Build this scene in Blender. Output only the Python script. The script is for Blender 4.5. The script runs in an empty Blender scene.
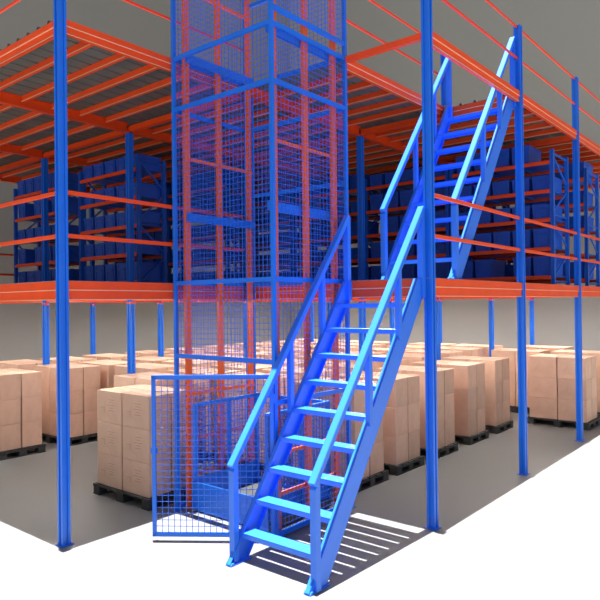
import bpy, bmesh, math, random
from mathutils import Vector, Matrix

random.seed(7)
scene = bpy.context.scene
COL = scene.collection
PI = math.pi
B = 2.776            # column bay
D1 = 2.775            # top of the first deck
D2 = 5.55            # top of the upper deck

# ------------------------------------------------------------------ materials
def new_mat(name):
    m = bpy.data.materials.new(name)
    m.use_nodes = True
    nt = m.node_tree
    return m, nt, nt.nodes['Principled BSDF']

def paint(name, rgb, rough=0.42, var=0.10, scale=3.0, spec=0.5, metallic=0.0):
    m, nt, b = new_mat(name)
    tc = nt.nodes.new('ShaderNodeTexCoord')
    nz = nt.nodes.new('ShaderNodeTexNoise'); nz.inputs['Scale'].default_value = scale
    nz.inputs['Detail'].default_value = 4
    nt.links.new(tc.outputs['Object'], nz.inputs['Vector'])
    r = nt.nodes.new('ShaderNodeValToRGB')
    r.color_ramp.elements[0].position = 0.3; r.color_ramp.elements[1].position = 0.7
    r.color_ramp.elements[0].color = [c * (1 - var) for c in rgb] + [1]
    r.color_ramp.elements[1].color = [min(1, c * (1 + var)) for c in rgb] + [1]
    nt.links.new(nz.outputs['Fac'], r.inputs['Fac'])
    nt.links.new(r.outputs['Color'], b.inputs['Base Color'])
    b.inputs['Roughness'].default_value = rough
    b.inputs['Metallic'].default_value = metallic
    b.inputs['Specular IOR Level'].default_value = spec
    return m

BLUE = paint('blue_enamel', (0.006, 0.165, 0.82), 0.38, 0.06)
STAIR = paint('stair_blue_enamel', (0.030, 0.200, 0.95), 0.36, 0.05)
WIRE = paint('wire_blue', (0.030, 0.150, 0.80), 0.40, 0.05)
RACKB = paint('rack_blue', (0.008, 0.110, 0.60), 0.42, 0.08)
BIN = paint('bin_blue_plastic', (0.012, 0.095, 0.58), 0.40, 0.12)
ORANGE = paint('orange_enamel', (0.92, 0.075, 0.006), 0.40, 0.06)
RED = paint('rail_red_orange', (0.90, 0.050, 0.010), 0.40, 0.06)
MAST = paint('mast_orange', (0.95, 0.135, 0.016), 0.42, 0.06)
PALLET = paint('pallet_dark_grey', (0.035, 0.038, 0.038), 0.6, 0.2)
DECKM = paint('galvanised_deck', (0.135, 0.135, 0.118), 0.55, 0.18, 2.0)
PLATE = paint('deck_plate', (0.30, 0.31, 0.32), 0.5, 0.12, 2.0)
INK = paint('printing_ink', (0.40, 0.25, 0.18), 0.8, 0.1)
TAPE = paint('packing_tape', (0.50, 0.34, 0.20), 0.35, 0.05)
FILL_BODY = paint('fill_lamp_housing', (0.75, 0.75, 0.75), 0.4, 0.03)

def cardboard():
    m, nt, b = new_mat('cardboard')
    tc = nt.nodes.new('ShaderNodeTexCoord')
    oi = nt.nodes.new('ShaderNodeObjectInfo')
    nz = nt.nodes.new('ShaderNodeTexNoise'); nz.inputs['Scale'].default_value = 5
    nz.inputs['Detail'].default_value = 5; nz.inputs['Distortion'].default_value = 0.6
    nt.links.new(tc.outputs['Object'], nz.inputs['Vector'])
    r = nt.nodes.new('ShaderNodeValToRGB')
    r.color_ramp.elements[0].position = 0.3; r.color_ramp.elements[1].position = 0.72
    r.color_ramp.elements[0].color = (0.66, 0.425, 0.310, 1)
    r.color_ramp.elements[1].color = (0.74, 0.490, 0.370, 1)
    nt.links.new(nz.outputs['Fac'], r.inputs['Fac'])
    hs = nt.nodes.new('ShaderNodeHueSaturation')
    mr = nt.nodes.new('ShaderNodeMapRange')
    mr.inputs['To Min'].default_value = 0.9; mr.inputs['To Max'].default_value = 1.1
    nt.links.new(oi.outputs['Random'], mr.inputs['Value'])
    nt.links.new(mr.outputs['Result'], hs.inputs['Value'])
    nt.links.new(r.outputs['Color'], hs.inputs['Color'])
    nt.links.new(hs.outputs['Color'], b.inputs['Base Color'])
    b.inputs['Roughness'].default_value = 0.75
    b.inputs['Specular IOR Level'].default_value = 0.25
    return m
CARD = cardboard()

def concrete(name, rgb, rough, scale=0.8, var=0.06):
    m, nt, b = new_mat(name)
    tc = nt.nodes.new('ShaderNodeTexCoord')
    nz = nt.nodes.new('ShaderNodeTexNoise'); nz.inputs['Scale'].default_value = scale
    nz.inputs['Detail'].default_value = 6
    nt.links.new(tc.outputs['Object'], nz.inputs['Vector'])
    r = nt.nodes.new('ShaderNodeValToRGB')
    r.color_ramp.elements[0].color = [c * (1 - var) for c in rgb] + [1]
    r.color_ramp.elements[1].color = [min(1, c * (1 + var)) for c in rgb] + [1]
    nt.links.new(nz.outputs['Fac'], r.inputs['Fac'])
    nt.links.new(r.outputs['Color'], b.inputs['Base Color'])
    b.inputs['Roughness'].default_value = rough
    b.inputs['Specular IOR Level'].default_value = 0.3
    return m
FLOOR = concrete('floor_concrete', (0.195, 0.1935, 0.191), 0.45)
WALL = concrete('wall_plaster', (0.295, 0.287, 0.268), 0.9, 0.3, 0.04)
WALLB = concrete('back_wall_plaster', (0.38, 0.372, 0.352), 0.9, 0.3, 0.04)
HILITE = paint('edge_highlight_pale', (0.85, 0.50, 0.30), 0.4, 0.05)  # pale colour stands in for the highlight along beam and joist edges

def emitter(name, rgb, s):
    m, nt, b = new_mat(name)
    b.inputs['Base Color'].default_value = (0.9, 0.9, 0.9, 1)
    b.inputs['Emission Color'].default_value = (*rgb, 1)
    b.inputs['Emission Strength'].default_value = s
    return m
FILL_LAMP = emitter('fill_lamp_diffuser', (1.0, 0.95, 0.88), 60.0)  # glow of the unseen lamps added under the first deck

# ------------------------------------------------------------------ mesh helpers
class MB:
    """collects shapes that become ONE mesh"""
    def __init__(self):
        self.v = []; self.f = []
    def add(self, vs, fs):
        n = len(self.v)
        self.v += [tuple(v) for v in vs]
        self.f += [tuple(i + n for i in f) for f in fs]
        return self
    def box(self, x0, x1, y0, y1, z0, z1):
        vs = [(x, y, z) for z in (z0, z1) for y in (y0, y1) for x in (x0, x1)]
        fs = [(0, 2, 3, 1), (4, 5, 7, 6), (0, 1, 5, 4), (2, 6, 7, 3), (0, 4, 6, 2), (1, 3, 7, 5)]
        return self.add(vs, fs)
    def bevbox(self, x0, x1, y0, y1, z0, z1, b):
        """box with chamfered edges"""
        bm = bmesh.new()
        bmesh.ops.create_cube(bm, size=1)
        for v in bm.verts:
            v.co = Vector((x0 + (v.co.x + .5) * (x1 - x0), y0 + (v.co.y + .5) * (y1 - y0), z0 + (v.co.z + .5) * (z1 - z0)))
        bmesh.ops.bevel(bm, geom=bm.edges[:], offset=b, segments=1, affect='EDGES')
        bm.verts.index_update()
        self.add([v.co[:] for v in bm.verts], [[v.index for v in f.verts] for f in bm.faces])
        bm.free()
        return self
    def prism(self, poly, axis, a, b, closed=True):
        """extrude a 2D polygon along x, y or z from a to b"""
        def P(u, v, t):
            return {'x': (t, u, v), 'y': (u, t, v), 'z': (u, v, t)}[axis]
        n = len(poly)
        vs = [P(u, v, a) for u, v in poly] + [P(u, v, b) for u, v in poly]
        fs = [(i, (i + 1) % n, n + (i + 1) % n, n + i) for i in range(n)]
        fs += [tuple(range(n))[::-1], tuple(range(n, 2 * n))]
        return self.add(vs, fs)
    def bar(self, p, q, w, h, up=(0, 0, 1), ext=0.0):
        """rectangular bar p->q, w wide (sideways), h tall"""
        p = Vector(p); q = Vector(q); d = (q - p).normalized()
        p = p - d * ext; q = q + d * ext
        u = Vector(up)
        if abs(d.dot(u)) > .99: u = Vector((0, 1, 0))
        s = d.cross(u).normalized(); t = s.cross(d).normalized()
        vs = []
        for c in (p, q):
            for a, b_ in ((-1, -1), (1, -1), (1, 1), (-1, 1)):
                vs.append(c + s * (a * w / 2) + t * (b_ * h / 2))
        fs = [(0, 1, 2, 3)[::-1], (4, 5, 6, 7), (0, 1, 5, 4), (1, 2, 6, 5), (2, 3, 7, 6), (3, 0, 4, 7)]
        return self.add(vs, fs)
    def cyl(self, c, r, h, axis='z', n=12):
        poly = [(r * math.cos(2 * PI * k / n), r * math.sin(2 * PI * k / n)) for k in range(n)]
        o = {'x': (c[1], c[2], c[0]), 'y': (c[0], c[2], c[1]), 'z': (c[0], c[1], c[2])}[axis]
        return self.prism([(o[0] + a, o[1] + b) for a, b in poly], axis, o[2], o[2] + h)
    def mesh(self, name, mat, bevel=0):
        me = bpy.data.meshes.new(name)
        me.from_pydata(self.v, [], self.f)
        bm = bmesh.new(); bm.from_mesh(me)
        bmesh.ops.recalc_face_normals(bm, faces=bm.faces[:])
        if bevel:
            bmesh.ops.bevel(bm, geom=[e for e in bm.edges if len(e.link_faces) == 2 and e.calc_face_angle(0) > .5],
                            offset=bevel, segments=1, affect='EDGES')
        bm.to_mesh(me); bm.free()
        me.materials.append(mat)
        return me

def put(name, mesh, parent=None, loc=(0, 0, 0), rotz=0.0):
    o = bpy.data.objects.new(name, mesh)
    COL.objects.link(o)
    o.location = loc; o.rotation_euler = (0, 0, rotz)
    if parent is not None: o.parent = parent
    return o

def tag(o, label, cat, group=None, kind=None):
    o['label'] = label; o['category'] = cat
    if group: o['group'] = group
    if kind: o['kind'] = kind
    return o

def empty(name, loc=(0, 0, 0), rotz=0.0):
    o = bpy.data.objects.new(name, None)
    o.empty_display_size = 0.1
    COL.objects.link(o)
    o.location = loc; o.rotation_euler = (0, 0, rotz)
    return o

def copy_tree(o, parent=None):
    c = o.copy(); COL.objects.link(c)
    if parent is not None: c.parent = parent
    for ch in list(o.children): copy_tree(ch, c)
    return c

# ------------------------------------------------------------------ setting
WX, WY = 13.2, 13.2
fl = put('floor', MB().box(-34, WX + .3, -34, WY + .3, -0.2, 0).mesh('floor', FLOOR)); fl['kind'] = 'structure'
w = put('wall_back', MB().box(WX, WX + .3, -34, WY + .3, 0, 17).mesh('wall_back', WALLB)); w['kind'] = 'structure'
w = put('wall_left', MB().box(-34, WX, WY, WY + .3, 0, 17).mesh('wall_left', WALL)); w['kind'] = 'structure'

# ------------------------------------------------------------------ columns
a = 0.047
COLPOLY = [(-a, -a), (-.018, -a), (-.018, -a + .014), (.018, -a + .014), (.018, -a), (a, -a), (a, a), (.018, a), (-.018, a), (-a, a),
           (-a, .018), (-a + .014, .018), (-a + .014, -.018), (-a, -.018)]
def column_parts(top):
    return (MB().prism(COLPOLY, 'z', 0.008, top).mesh('shaft', BLUE),
            MB().box(-.07, .07, -.07, .07, 0, .008).mesh('base_plate', BLUE),
            MB().box(-a - .004, a + .004, -a - .004, a + .004, 2.535, 2.566).mesh('beam_bracket', RED))
TALL = column_parts(6.50); LOW = column_parts(5.392)
cap_mesh = MB().box(-a - .003, a + .003, -a - .003, a + .003, 6.50, 6.508).mesh('cap', BLUE)
col_labels = {
    (-1, 1): 'tall blue steel column at the front left corner of the mezzanine, left of the lift cage',
    (0, 0): 'widest tall blue steel column standing just right of the lower stairs',
    (1, 0): 'tall blue column on the right front edge, next one behind the column by the stairs',
    (2, 0): 'tall blue column nearest the right edge of the photo on the front edge',
    (0, 1): 'blue column seen through the wire mesh at the back of the lift cage',
    (0, 2): 'blue column standing in front of the nearer left rack, above the box stacks',
    (0, 3): 'leftmost blue inner column, close to the left edge of the photo',
    (1, 3): 'slim blue column just left of the lift cage, far below the deck',
    (1, 4): 'farthest slim blue column on the left, between the front column and the lift cage',
    (1, 1): 'blue inner column just right of the lift cage, behind the lower stairs',
    (2, 1): 'blue inner column mostly hidden directly behind the column by the stairs',
    (3, 1): 'slim blue inner column standing alone in the middle of the right wall view',
    (4, 1): 'blue inner column partly hidden behind the second column of the right front edge',
    (3, 2): 'thin far blue column seen between the rails of the lower stairs',
    (1, 2): 'blue inner column behind the lift cage, seen through two layers of mesh',
    (2, 2): 'blue inner column behind the right mesh side of the lift cage',
    (2, 3): 'blue column far behind the lift cage, second bay from the left wall',
    (3, 3): 'blue column far behind the lift cage, third bay from the right wall',
    (4, 2): 'blue column by the back wall, hidden behind the column beside the stairs',
}
for (i, j), lab in col_labels.items():
    tall = (i, j) in ((-1, 1), (0, 0), (1, 0), (2, 0))
    e = empty('steel_column', (i * B - .029, j * B + .031, 0) if i < 0 else (i * B, j * B, 0))
    tag(e, lab, 'column', 'steel columns of the mezzanine')
    s, bp, br = TALL if tall else LOW
    put('shaft', s, e); put('base_plate', bp, e)
    if tall: put('cap', cap_mesh, e)
    else: put('beam_bracket', br, e)
# short post at the back corner of the stair opening
kp = empty('guard_post', (B, 1.165, 5.582))
put('shaft', MB().prism(COLPOLY, 'z', 0, 0.95).mesh('post_shaft', BLUE), kp)
put('cap', MB().box(-.053, .053, -.053, .053, 0.95, 0.958).mesh('post_cap', BLUE), kp)
tag(kp, 'short blue guard post on the upper deck at the top of the upper stairs', 'post')

# ------------------------------------------------------------------ beams
def beam_poly(h, w=.06):
    # sigma channel: upper half flush, short step in the middle, lower half set back
    m = h * .52
    return [(.012, 0), (.012, m - .004), (0, m + .004), (0, h), (w, h), (w, h - .012), (.014, h - .012), (.026, m), (.026, .012), (w, .012), (w, 0)]
def with_highlight(m, lip, name):  # orange beam plus pale strips coloured as its highlights
    n = len(m.f); m.f += [tuple(i + len(m.v) for i in f) for f in lip.f]; m.v += lip.v  # lip holds the pale strips coloured as highlights
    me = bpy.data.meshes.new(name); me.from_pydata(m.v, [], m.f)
    me.materials.append(ORANGE); me.materials.append(HILITE)
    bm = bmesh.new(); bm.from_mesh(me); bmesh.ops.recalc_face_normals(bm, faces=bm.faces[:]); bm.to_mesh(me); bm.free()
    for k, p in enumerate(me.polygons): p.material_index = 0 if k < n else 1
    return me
def highlight_strips(h, axis, t0, t1, f):
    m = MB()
    for v0, v1, u in ((h * .52 - .004, h * .52 + .005, -.003), (.0, .007, .008)):  # painted highlight lines at mid height and along the bottom edge
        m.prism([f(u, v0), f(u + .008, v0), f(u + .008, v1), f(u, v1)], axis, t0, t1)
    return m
def xbeam(x0, x1, y, z0, h, side, mat=ORANGE):
    """beam along x, outer face toward -y"""
    f = lambda u, v: (y + u, z0 + v)
    return with_highlight(MB().prism([f(u, v) for u, v in beam_poly(h)], 'x', x0, x1), highlight_strips(h, 'x', x0, x1, f), 'edge_beam')
def ybeam(y0, y1, x, z0, h, side, mat=ORANGE):
    f = lambda u, v: (x + u, z0 + v)
    return with_highlight(MB().prism([f(u, v) for u, v in beam_poly(h)], 'y', y0, y1), highlight_strips(h, 'y', y0, y1, f), 'edge_beam')
g = a + .002
# lower deck: z 2.53 - 2.73
ZL, HL = 2.57, .20
def beam(me, label, group):
    return tag(put('deck_beam', me), label, 'beam', group)
GL, GU = 'orange beams of the first deck', 'orange beams of the upper deck'
beam(xbeam(-B + g - .029, -g, B, ZL, HL, -1), 'orange edge beam of the first deck between the front left column and the lift cage', GL)
beam(ybeam(B + g + .031, 2 * B - g, -B - .045, ZL, HL, -1), 'orange edge beam of the first deck running left out of the photo', GL)
beam(ybeam(1.135, B - g, .05, ZL, HL, -1), 'orange edge beam of the first deck behind the lift cage', GL)
beam(ybeam(g, 1.085, -.045, ZL, HL, -1), 'orange edge beam of the first deck at the top of the lower stairs', GL)
names = ['first', 'second', 'third']
for i in range(3):
    beam(xbeam(i * B + g, (i + 1) * B - g, -.035, ZL, HL, -1),
         ['orange edge beam of the first deck from the column by the stairs to the next column',
          'orange edge beam of the first deck between the second and third right columns',
          'orange edge beam of the first deck leaving the right edge of the photo'][i], GL)
for j in range(1, 4):
    for i in range(0, 4):
        me = MB().prism([(j * B - .03, ZL + .01), (j * B + .03, ZL + .01), (j * B + .03, ZL + .022), (j * B + .006, ZL + .026), (j * B + .006, ZL + HL - .002), (j * B - .006, ZL + HL - .002), (j * B - .006, ZL + .026), (j * B - .03, ZL + .022)],
                        'x', i * B + g + (.02 if i == 0 and j == 1 else 0), (i + 1) * B - g).mesh('main_beam', ORANGE)
        beam(me, 'orange inner beam under the first deck, %s line back, %s bay' % (['first', 'second', 'third'][j - 1], ['first', 'second', 'third', 'fourth'][i]), GL)
for i in range(0, 4):
    for j in range(0, 4):
        if i == 0 and j == 0: continue
        me = MB().box(i * B - .02, i * B + .02, j * B + g, (j + 1) * B - g, ZL + .01, ZL + HL - .002).mesh('cross_beam', ORANGE)
        beam(me, 'orange inner cross beam under the first deck, %s line from left, %s bay back' % (['first', 'second', 'third', 'fourth'][i], ['first', 'second', 'third', 'fourth'][j]), GL)
# upper deck
ZU, HU = 5.395, .15
beam(xbeam(-B + g - .029, -g, B, ZU, HU, -1), 'orange edge beam of the upper deck between the front left column and the lift cage', GU)
for i in range(4):
    beam(xbeam(i * B + g, (i + 1) * B - g, -.035, ZU, HU, -1),
         ['bright orange beam of the upper deck crossing in front of the upper stair rails',
          'orange edge beam of the upper deck between the second and third right columns',
          'orange edge beam of the upper deck leaving at the right edge of the photo',
          'last orange edge beam of the upper deck toward the back wall'][i], GU)
beam(MB().box(-.03, .03, g, 1.09, 5.45, 5.52).mesh('tie_beam', ORANGE),
     'thin orange tie from the column by the stairs back to the lift cage', GU)
beam(xbeam(.045, B - g, 1.125, ZU, HU, -1), 'orange beam along the back side of the stair opening in the upper deck', GU)
beam(ybeam(g, 1.11, B + .005, ZU, HU, -1), 'orange beam at the head of the upper stairs', GU)
for j in range(1, 4):
    beam(ybeam(j * B + g + (.031 if j == 1 else 0), (j + 1) * B - g, -B - .045, ZU, HU, -1),
         ['orange left edge beam of the upper deck starting at the front left column',
          'second orange beam of the left edge of the upper deck, leaving the photo',
          'far orange beam of the left edge of the upper deck'][j - 1], GU)
ordw = ['first', 'second', 'third', 'fourth', 'fifth']
for j in range(1, 5):
    for i in range(-1, 4):
        if j == 1 and i == -1: continue
        me = MB().prism([(j * B - .045, ZU), (j * B + .045, ZU), (j * B + .045, ZU + .016), (j * B + .012, ZU + .02), (j * B + .012, ZU + HU - .018),
                         (j * B + .045, ZU + HU - .014), (j * B + .045, ZU + HU), (j * B - .045, ZU + HU), (j * B - .045, ZU + HU - .014),
                         (j * B - .012, ZU + HU - .018), (j * B - .012, ZU + .02), (j * B - .045, ZU + .016)], 'x', i * B + g, (i + 1) * B - g).mesh('main_beam', ORANGE)
        beam(me, 'orange main beam under the upper deck, %s line back, %s bay from the left' % (ordw[j - 1], ordw[i + 1]), GU)
for i in range(0, 5):
    for j in range(0, 4):
        if i == 0 and j == 0: continue
        y0 = j * B + g
        if i == 1 and j == 0: y0 = 1.19
        me = MB()
        for s in (-1, 1):      # paired channels
            me.box(i * B + s * .03 - .016, i * B + s * .03 + .016, y0, (j + 1) * B - g, ZU + .012, ZU + .10)
        beam(me.mesh('cross_beam', ORANGE), 'paired orange cross beam under the upper deck, %s line from the left, %s bay back' % (ordw[i], ordw[j]), GU)

# joists under the upper deck
jp = [(-.022, 0), (.022, 0), (.022, .008), (-.012, .008), (-.012, .075), (.022, .075), (.022, .083), (-.022, .083)]
joist_mesh = {}
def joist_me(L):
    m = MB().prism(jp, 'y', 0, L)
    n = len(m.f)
    m.box(-.0262, -.0222, 0, L, 0, .010)  # thin strip, coloured pale as a highlight on the lower edge
    me = m.mesh('joist', ORANGE); me.materials.append(HILITE)
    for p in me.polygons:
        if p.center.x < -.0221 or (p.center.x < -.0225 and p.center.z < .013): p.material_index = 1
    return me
def joist(x, y0, y1, label):
    k = round(y1 - y0, 3)
    if k not in joist_mesh: joist_mesh[k] = joist_me(y1 - y0)
    tag(put('floor_joist', joist_mesh[k], None, (x, y0, ZU + .066)), label, 'joist', 'orange joists under the upper deck')
bays = [(i, j) for j in range(4) for i in range(-1, 4) if not (i == -1 and j == 0)]
for i, j in bays:
    y0, y1 = j * B + .05, (j + 1) * B - .05
    if j == 0: y0 = .02
    if (i, j) == (0, 0): y0 = 1.18
    for k in range(1, 6):
        joist(i * B + k * B / 6, y0, y1, 'orange joist under the upper deck panel, %s bay from the left, %s bay back' % (ordw[i + 1], ordw[j]))

# corrugated deck panels
def deck_panel(x0, x1, y0, y1, z):
    n = max(2, round((y1 - y0) / .23)); p = (y1 - y0) / n
    top = []
    for k in range(n):
        yy = y0 + k * p
        top += [(yy, z), (yy + .80 * p, z), (yy + .84 * p, z + .03), (yy + .96 * p, z + .03)]
    top.append((y1, z))
    bot = [(u, v + .004) for u, v in top][::-1]
    return MB().prism(top + bot, 'x', x0, x1).mesh('deck_panel', DECKM)
for i, j in bays:
    y0 = j * B
    if (i, j) == (0, 0): y0 = 1.155
    elif j == 0: y0 = .004
    elif i == -1 and j == 1: y0 = B + .04
    x0 = i * B - (.045 if i == -1 else 0)
    if (i, j) == (0, 0): x0 = .04
    me = deck_panel(x0 + .002, (i + 1) * B - .002, y0 + .002, (j + 1) * B - .002, ZU + HU + .001)
    tag(put('corrugated_decking', me), 'grey corrugated steel deck panel seen from below, %s bay from the left, %s bay back' % (ordw[i + 1], ordw[j]),
        'decking', 'corrugated panels of the upper deck')
# first deck plates, one per bay
for i, j in bays:
    x0 = i * B - (.05 if i == -1 else 0); y0 = j * B - (.03 if j == 0 else 0) + (.005 if i == -1 and j == 1 else 0)
    if i == 0 and j == 0:
        me = MB().prism([(-.05, -.03), (B - .002, -.03), (B - .002, B - .002), (.05, B - .002), (.05, 1.085), (-.05, 1.085)], 'z', ZL + HL + .001, D1).mesh('flooring', PLATE)
    else:
        me = MB().box(x0 + .002, (i + 1) * B - .002, y0 + .002, (j + 1) * B - .002, ZL + HL + .001, D1).mesh('flooring', PLATE)
    tag(put('steel_flooring', me), 'grey steel floor plate of the first deck, %s bay from the left, %s bay back' % (ordw[i + 1], ordw[j]),
        'flooring', 'floor plates of the first deck')

# ------------------------------------------------------------------ guard rails
def rail(p, q, label, group, mat=ORANGE, h=.045, w=.03):
    tag(put('guard_rail', MB().bar(p, q, w, h).mesh('guard_rail', mat, .004)), label, 'rail', group)
for hz, nm in ((.475, 'lower'), (.935, 'upper')):
    z = D1 + hz
    G1 = 'orange guard rails of the first deck'
    rail((-B + g - .029, B + .018, z), (-.06, B + .018, z), '%s orange guard rail on the first deck between front left column and lift cage' % nm, G1)
    rail((-B - .02, B + g + .031, z), (-B - .02, 2 * B, z), '%s orange guard rail on the first deck running left out of the photo' % nm, G1)
    for i in range(3):
        rail((i * B + g, 0, z), ((i + 1) * B - g, 0, z), '%s orange rail on the first deck %s' % (nm,
             ['from the stair column to the next column', 'between the second and third right columns', 'leaving the right edge of the photo'][i]), G1)
    rail((-B, 4 * B, z), (B - g, 4 * B, z), '%s orange guard rail at the far left end of the first deck behind the racks' % nm, G1)
for hz, nm in ((.48, 'lower'), (.935, 'upper')):
    z = D2 + hz
    G2 = 'red guard rails of the upper deck'
    rail((-B + g - .029, B + .018, z), (-.06, B + .018, z), '%s thin red guard rail of the upper deck between front left column and lift cage' % nm, G2, RED, .03, .025)
    rail((-B - .02, B + g + .031, z), (-B - .02, 2 * B, z), '%s thin red guard rail of the upper deck left of the front left column' % nm, G2, RED, .03, .025)
    for i in range(3):
        rail((i * B + g, 0, z), ((i + 1) * B - g, 0, z), '%s red guard rail of the upper deck %s' % (nm,
             ['from the stair column to the next column', 'between the second and third right columns', 'leaving the right edge of the photo'][i]), G2, RED, .03, .025)
    rail((.08, 1.165, z), (B - g, 1.165, z), '%s thin red guard rail behind the stair opening, beside the lift cage' % nm, G2, RED, .03, .025)

# ------------------------------------------------------------------ staircase
SY0, SY1 = .05, 1.065        # outer sides of the stringers
RUN, RISE = 1.97, D1
def make_stairs():
    root = empty('steel_staircase', (0, 0, 0))
    sl = Vector((RUN, 0, RISE)).normalized()
    nrm = Vector((-sl.z, 0, sl.x))                 # up/left of the slope
    dep = .21
    for y in (SY0 + .025, SY1 - .025):
        # channel stringer: web plate with flanges turned to the inside, cut level at foot and head
        t = .006
        def pt(s, n):                               # s along slope from the foot, n across it
            return (s * sl.x + n * nrm.x, s * sl.z + n * nrm.z)
        def cut(n, z):                              # point on the line at offset n where height = z
            s = (z - n * nrm.z) / sl.z
            return pt(s, n)
        XL = 1.965                                   # vertical cut at the head, against the deck beam
        def head(n):                                # where the line at offset n ends
            p = cut(n, RISE - .01)
            if p[0] <= XL: return [p]
            return [(XL, pt((XL - n * nrm.x) / sl.x, n)[1])]
        def strip(n0, n1):
            h0, h1 = head(n0), head(n1)
            corner = [(XL, RISE - .01)] if abs(h0[0][0] - XL) < 1e-6 and h1[0][0] < XL - 1e-3 else []
            return [cut(n0, 0.02)] + h0 + corner + h1 + [cut(n1, 0.02)]
        m = MB()
        yo = SY0 if y < .5 else SY1 - t
        m.prism(strip(-dep / 2, dep / 2), 'y', yo, yo + t)
        ya, yb = y - .025, y + .025
        m.prism(strip(dep / 2 - t, dep / 2), 'y', ya, yb)
        m.prism(strip(-dep / 2, -dep / 2 + t), 'y', ya, yb)
        o = put('stringer', m.mesh('stringer', STAIR), root, (-2.02, 0, 0))
        f = MB()
        f.box(-2.13, -1.85, y - .04, y + .04, 0, .012)
        f.prism([(-2.13, .012), (-2.09, .012), (-2.09, .03), (-2.115, .03)], 'y', y - .04, y + .04)
        put('foot_plate', f.mesh('foot_plate', STAIR), root)
        tp = MB().box(-.115, -.052, y - .025, y + .025, RISE - .24, RISE - .01)
        put('top_bracket', tp.mesh('top_bracket', STAIR), root)
    n = 9
    tm = MB()
    tm.box(-.005, .160, SY0 + .05, SY1 - .05, -.006, 0)
    tm.box(-.005, .001, SY0 + .05, SY1 - .05, -.048, 0)
    tm.box(.154, .160, SY0 + .05, SY1 - .05, -.042, 0)
    for yy in (SY0 + .045, SY1 - .05): tm.box(-.005, .150, yy, yy + .005, -.042, 0)
    tme = tm.mesh('tread', STAIR)
    for k in range(1, n + 1):
        z = RISE * k / (n + 1)
        put('tread', tme, root, (-2.02 + (k - 1) * RUN / (n + 1) + .06, 0, z))
    # handrails and posts
    x0, z0, x1, z1 = -2.06, .935, -.086, 3.53
    def rz(x): return z0 + (x - x0) / (x1 - x0) * (z1 - z0)
    for y in (SY0 + .005, SY1 - .005):
        h = MB().bar((x0 - .005, y, z0 - .005), (x1 + .02, y, rz(x1 + .02)), .075, .06)
        put('handrail', h.mesh('handrail', STAIR, .006), root)
        for k, x in enumerate((x0 + .03, -1.165, -.59, x1)):
            zb = .012 if k == 0 else (x + 2.02) * RISE / RUN + .10
            if k == 3: zb = RISE - .22
            w_ = .066 if k in (0, 3) else .055
            zt = rz(x) - .01
            # top cut along the slope of the rail
            sl_ = (z1 - z0) / (x1 - x0)
            m = MB().prism([(x - w_ / 2, zb), (x + w_ / 2, zb), (x + w_ / 2, zt + sl_ * w_ / 2 - .03), (x - w_ / 2, zt - sl_ * w_ / 2 - .03)], 'y', y - w_ / 2, y + w_ / 2)
            put('rail_post', m.mesh('rail_post', STAIR), root)
    return root
st = make_stairs()
tag(st, 'bright blue steel staircase rising from the white floor to the first deck', 'stairs', 'blue steel staircases')
st2 = copy_tree(st)
st2.location = (2.79, 0, D1)
tag(st2, 'blue steel staircase on the first deck leading up to the upper deck', 'stairs', 'blue steel staircases')

# ------------------------------------------------------------------ lift cage
TX0, TX1, TY0, TY1 = -1.34, .005, 1.13, 2.745
TOP = 7.6
def wires(p0, du, nu_len, z0, z1, pitch, r=.0042):
    """welded wire grid from corner p0 along direction du, between heights z0 and z1"""
    m = MB(); du = Vector(du)
    n = max(1, round(nu_len / pitch)); pu = nu_len / n
    for k in range(1, n):
        p = Vector(p0) + du * (k * pu)
        m.bar((p.x, p.y, z0), (p.x, p.y, z1), r, r, up=du)
    nz = max(1, round((z1 - z0) / pitch)); pz = (z1 - z0) / nz
    q0 = Vector(p0); q1 = Vector(p0) + du * nu_len
    nrm = du.cross(Vector((0, 0, 1)))
    for k in range(1, nz):
        z = z0 + k * pz
        m.bar((q0.x + nrm.x * r, q0.y + nrm.y * r, z), (q1.x + nrm.x * r, q1.y + nrm.y * r, z), r, r)
    return m
cage = empty('lift_cage', (TX0, TY0, 0))
tag(cage, 'tall blue wire mesh lift cage with its gate open, left of the stairs', 'lift cage')
def cp(name, mb, mat, bev=0):
    me = mb.mesh(name, mat, bev)
    o = put(name, me, cage, (-TX0, -TY0, 0))
    return o
pw = .022
for (x, y) in ((TX0, TY0), (TX0, TY1), (TX1, TY0), (TX1 - .09, TY1)):
    m = MB().box(x - pw, x + pw, y - pw, y + pw, .01, TOP).box(x - .06, x + .06, y - .06, y + .06, 0, .01)
    cp('corner_post', m, BLUE)
TXB = TX1 - .09
def rail_y(x, z, h=.05): cp('cross_rail', MB().box(x - .018, x + .018, TY0 + pw, TY1 - pw, z - h / 2, z + h / 2), BLUE)
def rail_x(y, z, h=.05): cp('cross_rail', MB().box(TX0 + pw, (TX1 if y < 2 else TXB) - pw, y - .018, y + .018, z - h / 2, z + h / 2), BLUE)
FR = [1.885, 2.77, 4.895, 5.52, TOP - .03]
for z in FR: rail_y(TX0, z)
SR = [.05, 1.45, 2.77, 4.895, 5.51, 5.69, TOP - .03]
for z in SR: rail_x(TY0, z)
for z in [.05, 2.77, 4.895, 5.52, TOP - .03]: rail_x(TY1, z)
BA, BB = Vector((TX1, TY0, 0)), Vector((TXB, TY1, 0)); BD = (BB - BA).normalized(); BL = (BB - BA).length
for z in [2.77, 3.98, 4.895, 5.52, 6.6, TOP - .03]:
    cp('cross_rail', MB().bar(BA + BD * .022 + Vector((0, 0, z)), BB - BD * .022 + Vector((0, 0, z)), .036, .05), BLUE)
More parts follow.
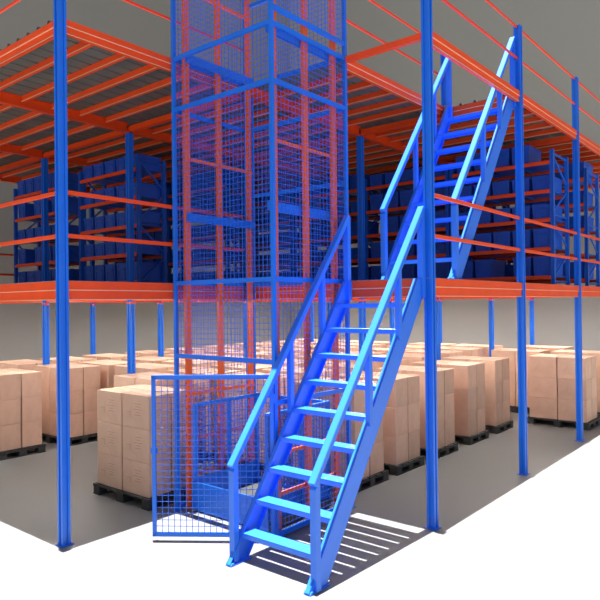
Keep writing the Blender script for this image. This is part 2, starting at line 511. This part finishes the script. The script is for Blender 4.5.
for zs in ((FR[0], FR[1]), (FR[1], FR[2]), (FR[2], FR[3]), (FR[3], FR[4])):
    cp('mesh_panel', wires((TX0, TY0 + pw, 0), (0, 1, 0), TY1 - TY0 - 2 * pw, zs[0] + .025, zs[1] - .025, .062), WIRE)
for k in range(len(SR) - 1):
    if SR[k + 1] - SR[k] < .3: continue
    cp('mesh_panel', wires((TX0 + pw, TY0, 0), (1, 0, 0), TX1 - TX0 - 2 * pw, SR[k] + .025, SR[k + 1] - .025, .062), WIRE)
zz = [.05, 2.77, 4.895, 5.52, TOP - .03]
for k in range(4):
    cp('mesh_panel', wires((TX0 + pw, TY1, 0), (1, 0, 0), TXB - TX0 - 2 * pw, zz[k] + .025, zz[k + 1] - .025, .062), WIRE)
for z0, z1 in ((2.77, 3.98), (3.98, 4.895), (5.52, 6.6)):
    cp('mesh_panel', wires(BA + BD * pw, BD, BL - 2 * pw, z0 + .025, z1 - .025, .062), WIRE)
# open gate, hinged on the front corner post
GA = Vector((TX0 - .045, TY0 - .02, 0)); GB = Vector((-2.163, 2.153, 0))
gl = (GB - GA).length; ga = math.atan2(GB.y - GA.y, GB.x - GA.x)
gate = put('gate', MB().bar((0, 0, .07), (gl, 0, .07), .035, .04).bar((0, 0, 1.735), (gl, 0, 1.735), .035, .045)
           .bar((.02, 0, .05), (.02, 0, 1.75), .035, .04, up=(1, 0, 0)).bar((gl - .02, 0, .05), (gl - .02, 0, 1.75), .035, .04, up=(1, 0, 0)).mesh('gate_frame', BLUE),
           cage, (GA.x - TX0, GA.y - TY0, 0), ga)
put('gate_mesh', wires((.04, 0, 0), (1, 0, 0), gl - .08, .09, 1.715, .066, .0055).mesh('gate_mesh', WIRE), gate)
for z in (.35, 1.45):
    put('hinge', MB().cyl((.0, 0, z), .014, .11).box(-.03, .02, -.006, .006, z + .02, z + .09).mesh('hinge', BLUE), gate)
put('latch', MB().box(gl - .05, gl + .02, -.028, -.016, .92, .98).cyl((gl - .03, -.05, .95), .012, .03, 'y').mesh('latch', BLUE), gate)

# lift masts inside the cage
mast = empty('goods_lift_mast', (-.65, 1.96, 0))
tag(mast, 'orange goods lift mast frame of six perforated posts inside the mesh cage', 'lift mast')
def mp(name, mb, mat): return put(name, mb.mesh(name, mat), mast, (.65, -1.96, 0))
YM = (1.215, 2.66)
for y in YM:
    s = 1 if y < 2 else -1
    for x in (-1.22, -.68, -.13):
        poly = [(x - .04, y - .02), (x + .04, y - .02), (x + .04, y + .02), (x + .028, y + .02), (x + .028, y - .008), (x - .028, y - .008), (x - .028, y + .02), (x - .04, y + .02)]
        m = MB().prism(poly, 'z', .0, 7.4)
        p = mp('post', m, MAST)
        h = MB()
        for k in range(10):
            h.cyl((x - .0407, y + .002, .12 + k * .158), .011, .0012, 'x', 8)
        put('slot_row', h.mesh('slot_row', PALLET), p)
    for z in (.42, .86, 1.41, 4.3, 6.4):
        mp('tie_rail', MB().box(-1.18, -.09, y + s * .022, y + s * .036, z - .02, z + .02), MAST)
    for z in (3.575, 5.53):
        mp('brace_beam', MB().box(-1.25, -.08, y + s * .037, y + s * .075, z - .05, z + .05), BLUE)
# lift platform with its side screens
plat = empty('lift_platform', (-.65, 1.96, 0))
tag(plat, 'blue lift platform with mesh side screens standing at floor level inside the cage', 'lift platform')
def pp(name, mb, mat): return put(name, mb.mesh(name, mat), plat, (.65, -1.96, 0))
PY0, PY1 = 1.32, 2.56
pp('platform_floor', MB().box(-1.25, -.12, PY0, PY1, .02, .12), PALLET)
pp('front_kick_plate', MB().box(-1.262, -1.251, PY0, PY1, .02, .36), BLUE)
for y in (PY0 + .02, PY1 - .02):
    pp('screen_frame', MB().bar((-1.23, y, .12), (-1.23, y, 1.29), .045, .045, up=(1, 0, 0)).bar((-.14, y, .12), (-.14, y, 1.29), .045, .045, up=(1, 0, 0))
       .bar((-.66, y, .12), (-.66, y, 1.27), .04, .04, up=(1, 0, 0)).box(-1.25, -.12, y - .02, y + .02, 1.26, 1.305), BLUE)
    pp('kick_plate', MB().box(-1.21, -.16, y - .006, y + .006, .12, .40), BLUE)
    pp('screen_mesh', wires((-1.21, y, 0), (1, 0, 0), 1.05, .40, 1.26, .05, .0055), WIRE)
pp('top_bar', MB().box(-.16, -.12, PY0 + .05, PY1 - .05, 1.26, 1.305), BLUE)
pp('bottom_bar', MB().box(-.16, -.12, PY0 + .05, PY1 - .05, .12, .16), BLUE)
pp('screen_mesh', wires((-.14, PY0 + .05, 0), (0, 1, 0), PY1 - PY0 - .1, .16, 1.24, .05, .0055), WIRE)

# ------------------------------------------------------------------ racks and bins on the first deck
LV = [.165, .65, 1.145, 1.635, 2.125]
RH = 2.30
def make_rack(L, D):
    root = empty('storage_rack')
    up = [(-.02, -.03), (.045, -.03), (.045, .03), (-.02, .03), (-.02, .012), (-.006, .012), (-.006, -.012), (-.02, -.012)]
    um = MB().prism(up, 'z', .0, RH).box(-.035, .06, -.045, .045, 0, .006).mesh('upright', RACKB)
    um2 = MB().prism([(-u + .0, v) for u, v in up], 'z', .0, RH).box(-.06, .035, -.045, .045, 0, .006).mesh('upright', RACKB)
    for y in (.03, L - .03):
        put('upright', um, root, (.02, y, 0)); put('upright', um2, root, (D - .02, y, 0))
        br = MB(); zs = [.12, .68, 1.24, 1.80]
        for k, z in enumerate(zs):
            p, q = ((.05, z), (D - .05, z + .42)) if k % 2 == 0 else ((D - .05, z), (.05, z + .42))
            br.bar((p[0], y, p[1]), (q[0], y, q[1]), .02, .03)
        for z in (.06, 1.2, 2.24): br.box(.045, D - .045, y - .01, y + .01, z - .016, z + .016)
        put('frame_brace', br.mesh('frame_brace', RACKB), root)
    bm_ = MB().prism([(-.02, -.068), (.018, -.068), (.018, 0), (.006, 0), (.006, -.016), (-.02, -.02)], 'y', .062, L - .062).mesh('shelf_beam', ORANGE)
    bm2 = MB().prism([(.02, -.068), (-.018, -.068), (-.018, 0), (-.006, 0), (-.006, -.016), (.02, -.02)], 'y', .062, L - .062).mesh('shelf_beam', ORANGE)
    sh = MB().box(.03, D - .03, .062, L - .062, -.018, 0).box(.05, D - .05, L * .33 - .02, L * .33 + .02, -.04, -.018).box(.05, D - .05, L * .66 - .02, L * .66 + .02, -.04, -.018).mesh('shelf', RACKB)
    for z in LV:
        put('shelf_beam', bm_, root, (.01, 0, z)); put('shelf_beam', bm2, root, (D - .01, 0, z)); put('shelf', sh, root, (0, 0, z))
    return root
def bin_mesh(w, d, h):
    m = MB(); t = .008; tp = .02
    # tapered open box, origin at base centre
    def ring(wx, wy, z): return [(-wx, -wy, z), (wx, -wy, z), (wx, wy, z), (-wx, wy, z)]
    o0, o1 = ring(d / 2 - tp, w / 2 - tp, 0), ring(d / 2 - .008, w / 2 - .008, h)
    i1, i0 = ring(d / 2 - .008 - t, w / 2 - .008 - t, h), ring(d / 2 - tp - t, w / 2 - tp - t, t)
    vs = o0 + o1 + i1 + i0
    fs = [(3, 2, 1, 0)]
    for lv in range(3):
        for k in range(4):
            fs.append((lv * 4 + k, lv * 4 + (k + 1) % 4, lv * 4 + 4 + (k + 1) % 4, lv * 4 + 4 + k))
    fs.append((12, 13, 14, 15))
    m.add(vs, fs)
    # rim, front handle lip and ribs
    for s in (-1, 1):
        m.box(-d / 2, d / 2, s * (w / 2 - .004) - .004, s * (w / 2 - .004) + .004, h - .025, h + .002)
        m.box(s * (d / 2 - .004) - .004, s * (d / 2 - .004) + .004, -w / 2, w / 2, h - .025, h + .002)
        m.box(s * (d / 2 - .003) - .005, s * (d / 2 - .003) + .005, -w * .25, w * .25, h * .62, h * .72)
        for u in (-.3, .3):
            m.box(s * (d / 2 - .012) - .005, s * (d / 2 - .012) + .005, u * w - .006, u * w + .006, .03, h - .025)
    return m.mesh('storage_bin', BIN)
rack_a = make_rack(1.88, .60); rack_b = make_rack(1.90, .85)
rows = [  # x, y, prototype, description
    (.25, 5.66, 'a', 'left rack just behind the inner column'),
    (.28, 8.30, 'a', 'leftmost rack'),
    (2.40, 5.72, 'a', 'rack behind the lift cage'),
    (2.40, 7.70, 'a', 'far rack behind the left racks'),
    (4.60, .10, 'b', 'front rack right of the upper stairs'),
    (4.60, 2.03, 'b', 'rack directly behind the upper stairs'),
    (4.60, 3.96, 'b', 'rack just left of the upper stairs'),
    (4.60, 5.89, 'b', 'rack just right of the lift cage'),
    (6.60, .10, 'b', 'rack at the right photo edge'),
    (6.60, 2.03, 'b', 'hidden rack behind the right front rack'),
]
used = set()
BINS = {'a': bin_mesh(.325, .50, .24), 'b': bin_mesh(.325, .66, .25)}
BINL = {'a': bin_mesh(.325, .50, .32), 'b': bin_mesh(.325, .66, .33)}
lvl = ['bottom', 'second', 'middle', 'fourth', 'top']
for x, y, k, d in rows:
    proto = rack_a if k == 'a' else rack_b
    r = proto if k not in used else copy_tree(proto)
    used.add(k)
    r.location = (x, y, D1)
    tag(r, 'blue rack with orange beams, ' + d, 'rack', 'storage racks on the first deck')
    L, D = (1.88, .60) if k == 'a' else (1.90, .85)
    for li, z in enumerate(LV):
        big = random.random() < .4
        for q in range(5):
            if random.random() < .04: continue
            o = put('storage_bin', (BINL if big else BINS)[k], None, (x + D / 2 + random.uniform(-.01, .01), y + .06 + (q + .5) * (L - .12) / 5, D1 + z + .0005), random.uniform(-.012, .012))
            tag(o, 'blue bin on the %s shelf of the %s' % (lvl[li], d), 'bin', 'bins on the %s shelf, %s' % (lvl[li], d))

# ------------------------------------------------------------------ pallets and boxes
PWX, PWY, PHT = .80, 1.20, .135
deck_m = MB()
for k in range(5): deck_m.box(-PWX / 2 + k * .165, -PWX / 2 + k * .165 + .14, -PWY / 2, PWY / 2, PHT - .022, PHT)
for yy in (-PWY / 2, -.07, PWY / 2 - .14): deck_m.box(-PWX / 2, PWX / 2, yy, yy + .14, PHT - .044, PHT - .022)
deck_m = deck_m.mesh('top_deck', PALLET)
block_m = MB().bevbox(-.065, .065, -.07, .07, .018, PHT - .044, .008).mesh('block', PALLET)
skid_m = MB().box(-PWX / 2, PWX / 2, -.07, .07, 0, .018).mesh('skid', PALLET)
far_m = MB()
for yy in (-PWY / 2, -.07, PWY / 2 - .14):
    far_m.box(-PWX / 2, PWX / 2, yy, yy + .14, 0, PHT - .022)
far_m.box(-PWX / 2, PWX / 2, -PWY / 2, PWY / 2, PHT - .022, PHT)
far_m = far_m.mesh('pallet', PALLET)
pal = empty('pallet')
put('top_deck', deck_m, pal)
for yy in (-PWY / 2 + .07, 0, PWY / 2 - .07):
    put('skid', skid_m, pal, (0, yy, 0))
    for xx in (-PWX / 2 + .066, 0, PWX / 2 - .066): put('block', block_m, pal, (xx, yy, 0))
BX, BY, BZ = .345, .546, .416
body_m = MB().bevbox(-BX / 2, BX / 2, -BY / 2, BY / 2, .0005, BZ - .0005, .005).mesh('cardboard_box', CARD)
tape_m = MB().box(-.03, .03, -BY / 2 + .002, BY / 2 - .002, BZ - .0008, BZ).mesh('tape', TAPE)
pr = MB()
for k in range(5):
    L_ = (.14, .10, .17, .08, .12)[k]
    pr.box(-BX / 2 - .0008, -BX / 2, -.05 - L_ / 2, -.05 + L_ / 2, .30 - k * .035, .306 - k * .035)
pr.box(-BX / 2 - .0008, -BX / 2, .10, .19, .19, .194).box(-BX / 2 - .0008, -BX / 2, .10, .104, .12, .19)
print_m = pr.mesh('printed_mark', INK)

near = [  # x, y, description
    (-1.20, 3.58, 'stack beside the open mesh gate'),
    (-1.15, 7.58, 'stack cut by the left photo edge'),
    (.04, 7.64, 'stack behind the front left column'),
    (-.08, 4.86, 'stack before the left inner column'),
    (-1.23, 9.20, 'far stack at the left photo edge'),
    (-.03, 9.20, 'far stack behind the front left column'),
    (.93, 1.99, 'stack right behind the lower stairs'),
    (1.98, 1.99, 'aisle stack left of the big column'),
    (3.17, 1.99, 'aisle stack right of the big column'),
    (4.43, 1.99, 'second aisle stack past the big column'),
    (5.63, 1.99, 'third aisle stack past the big column'),
    (6.98, .72, 'stack between the two right columns'),
]
far_rows = {}
XS = [.90, 1.95, 3.08, 4.30, 5.55, 6.75, 7.95, 9.10]
for x, n in zip(XS, ['first', 'second', 'third', 'fourth', 'fifth', 'sixth', 'seventh', 'eighth']):
    near.append((x, 3.50, '%s stack in the row behind the aisle' % n))
for x, n in zip(XS[:4], ['first', 'second', 'third', 'fourth']):
    near.append((x, 4.78, '%s stack in the third row back' % n))
rest = [(x, 4.78) for x in XS[4:]] + [(x, y) for y in (6.30, 7.60, 9.10) for x in XS]
rest += [(8.10, 1.99), (8.35, .72), (9.5, 1.9)]
tiers = ['bottom', 'middle', 'top']
first_pal = True
for idx, (x, y, d) in enumerate(near):
    if first_pal: p = pal; first_pal = False
    else: p = copy_tree(pal)
    p.location = (x, y, 0)
    tag(p, 'dark grey pallet under the ' + d, 'pallet', 'pallets under the deck')
    for t in range(3):
        for sx in (-1, 1):
            for sy in (-1, 1):
                o = put('cardboard_box', body_m, None, (x + sx * (BX / 2 + .012) + random.uniform(-.003, .003), y + sy * (BY / 2 + .010) + random.uniform(-.003, .003), PHT + t * BZ + .0005),
                        random.uniform(-.006, .006))
                if t == 2: put('tape', tape_m, o)
                if idx == 0 and sx < 0: put('printed_mark', print_m, o)
                corner = {(-1, -1): 'near', (-1, 1): 'left', (1, -1): 'right', (1, 1): 'back'}[(sx, sy)]
                tag(o, '%s %s corner cardboard box of the %s' % (tiers[t], corner, d), 'box', 'cardboard boxes on pallets')
sm = MB()
cards = []
for x, y in rest:
    o = put('pallet', far_m, None, (x, y, 0))
    tag(o, 'dark pallet hidden deep under the deck below the far box stacks', 'pallet', 'far pallets under the deck')
    for t in range(3):
        for sx in (-1, 1):
            for sy in (-1, 1):
                cx, cy = x + sx * (BX / 2 + .008), y + sy * (BY / 2 + .007)
                sm.box(cx - BX / 2, cx + BX / 2, cy - BY / 2, cy + BY / 2, PHT + t * BZ + .001, PHT + (t + 1) * BZ)
so = put('box_stacks', sm.mesh('box_stacks', CARD))
tag(so, 'far brown cardboard box stacks filling the space toward the back walls', 'boxes', None, 'stuff')

# ------------------------------------------------------------------ unseen fill lamps added under the first deck, brightening boxes and lower walls
body = MB().box(-.65, .65, -.09, .09, .02, .07).mesh('fill_lamp_body', FILL_BODY)
diff = MB().box(-.62, .62, -.075, .075, .0, .02).mesh('fill_lamp_diffuser', FILL_LAMP)
for i, j in bays:
    for u in ((.28, .78) if i == 3 else (.5,)):  # two per bay in the last bays, added to brighten the back wall
        e = empty('fill_lamp', ((i + u) * B, (j + .5) * B, ZL + .13))
        put('fill_lamp_body', body, e); put('fill_lamp_diffuser', diff, e)
        tag(e, 'added unseen fill lamp under the first deck, %s bay from the left, %s bay back' % (ordw[i + 1], ordw[j]), 'lamp', 'added fill lamps under the first deck')

# ------------------------------------------------------------------ light
sun = bpy.data.lights.new('sun', 'SUN'); sun.energy = 19.5; sun.angle = math.radians(.2); sun.color = (1.0, .985, .96)
so_ = bpy.data.objects.new('sun', sun); COL.objects.link(so_)
dirn = Vector((-.012, -.022, -1)).normalized()
so_.rotation_euler = dirn.to_track_quat('-Z', 'Y').to_euler()
so_.location = (0, 0, 14)
wd = bpy.data.worlds.new('world'); scene.world = wd; wd.use_nodes = True
bg = wd.node_tree.nodes['Background']
bg.inputs['Color'].default_value = (.93, .96, 1.0, 1); bg.inputs['Strength'].default_value = 0.45

# ------------------------------------------------------------------ camera
cam = bpy.data.cameras.new('camera'); co = bpy.data.objects.new('camera', cam); COL.objects.link(co)
yaw, pit, rol = .6905, .0063, -.0109
fw = Vector((math.cos(yaw) * math.cos(pit), math.sin(yaw) * math.cos(pit), math.sin(pit)))
rt = Vector((math.sin(yaw), -math.cos(yaw), 0)); up = rt.cross(fw)
rr = rt * math.cos(rol) + up * math.sin(rol); uu = up * math.cos(rol) - rt * math.sin(rol)
M = Matrix((rr, uu, -fw)).transposed().to_4x4(); M.translation = Vector((-6.3215, -3.3452, 2.5))
co.matrix_world = M
cam.sensor_width = 36; cam.lens = 629.345 / 600 * 36
cam.clip_end = 200
scene.camera = co
scene.view_settings.view_transform = 'Standard'
scene.view_settings.look = 'None'
scene.view_settings.exposure = 0
scene.view_settings.gamma = 1
scene.view_settings.use_curve_mapping = False
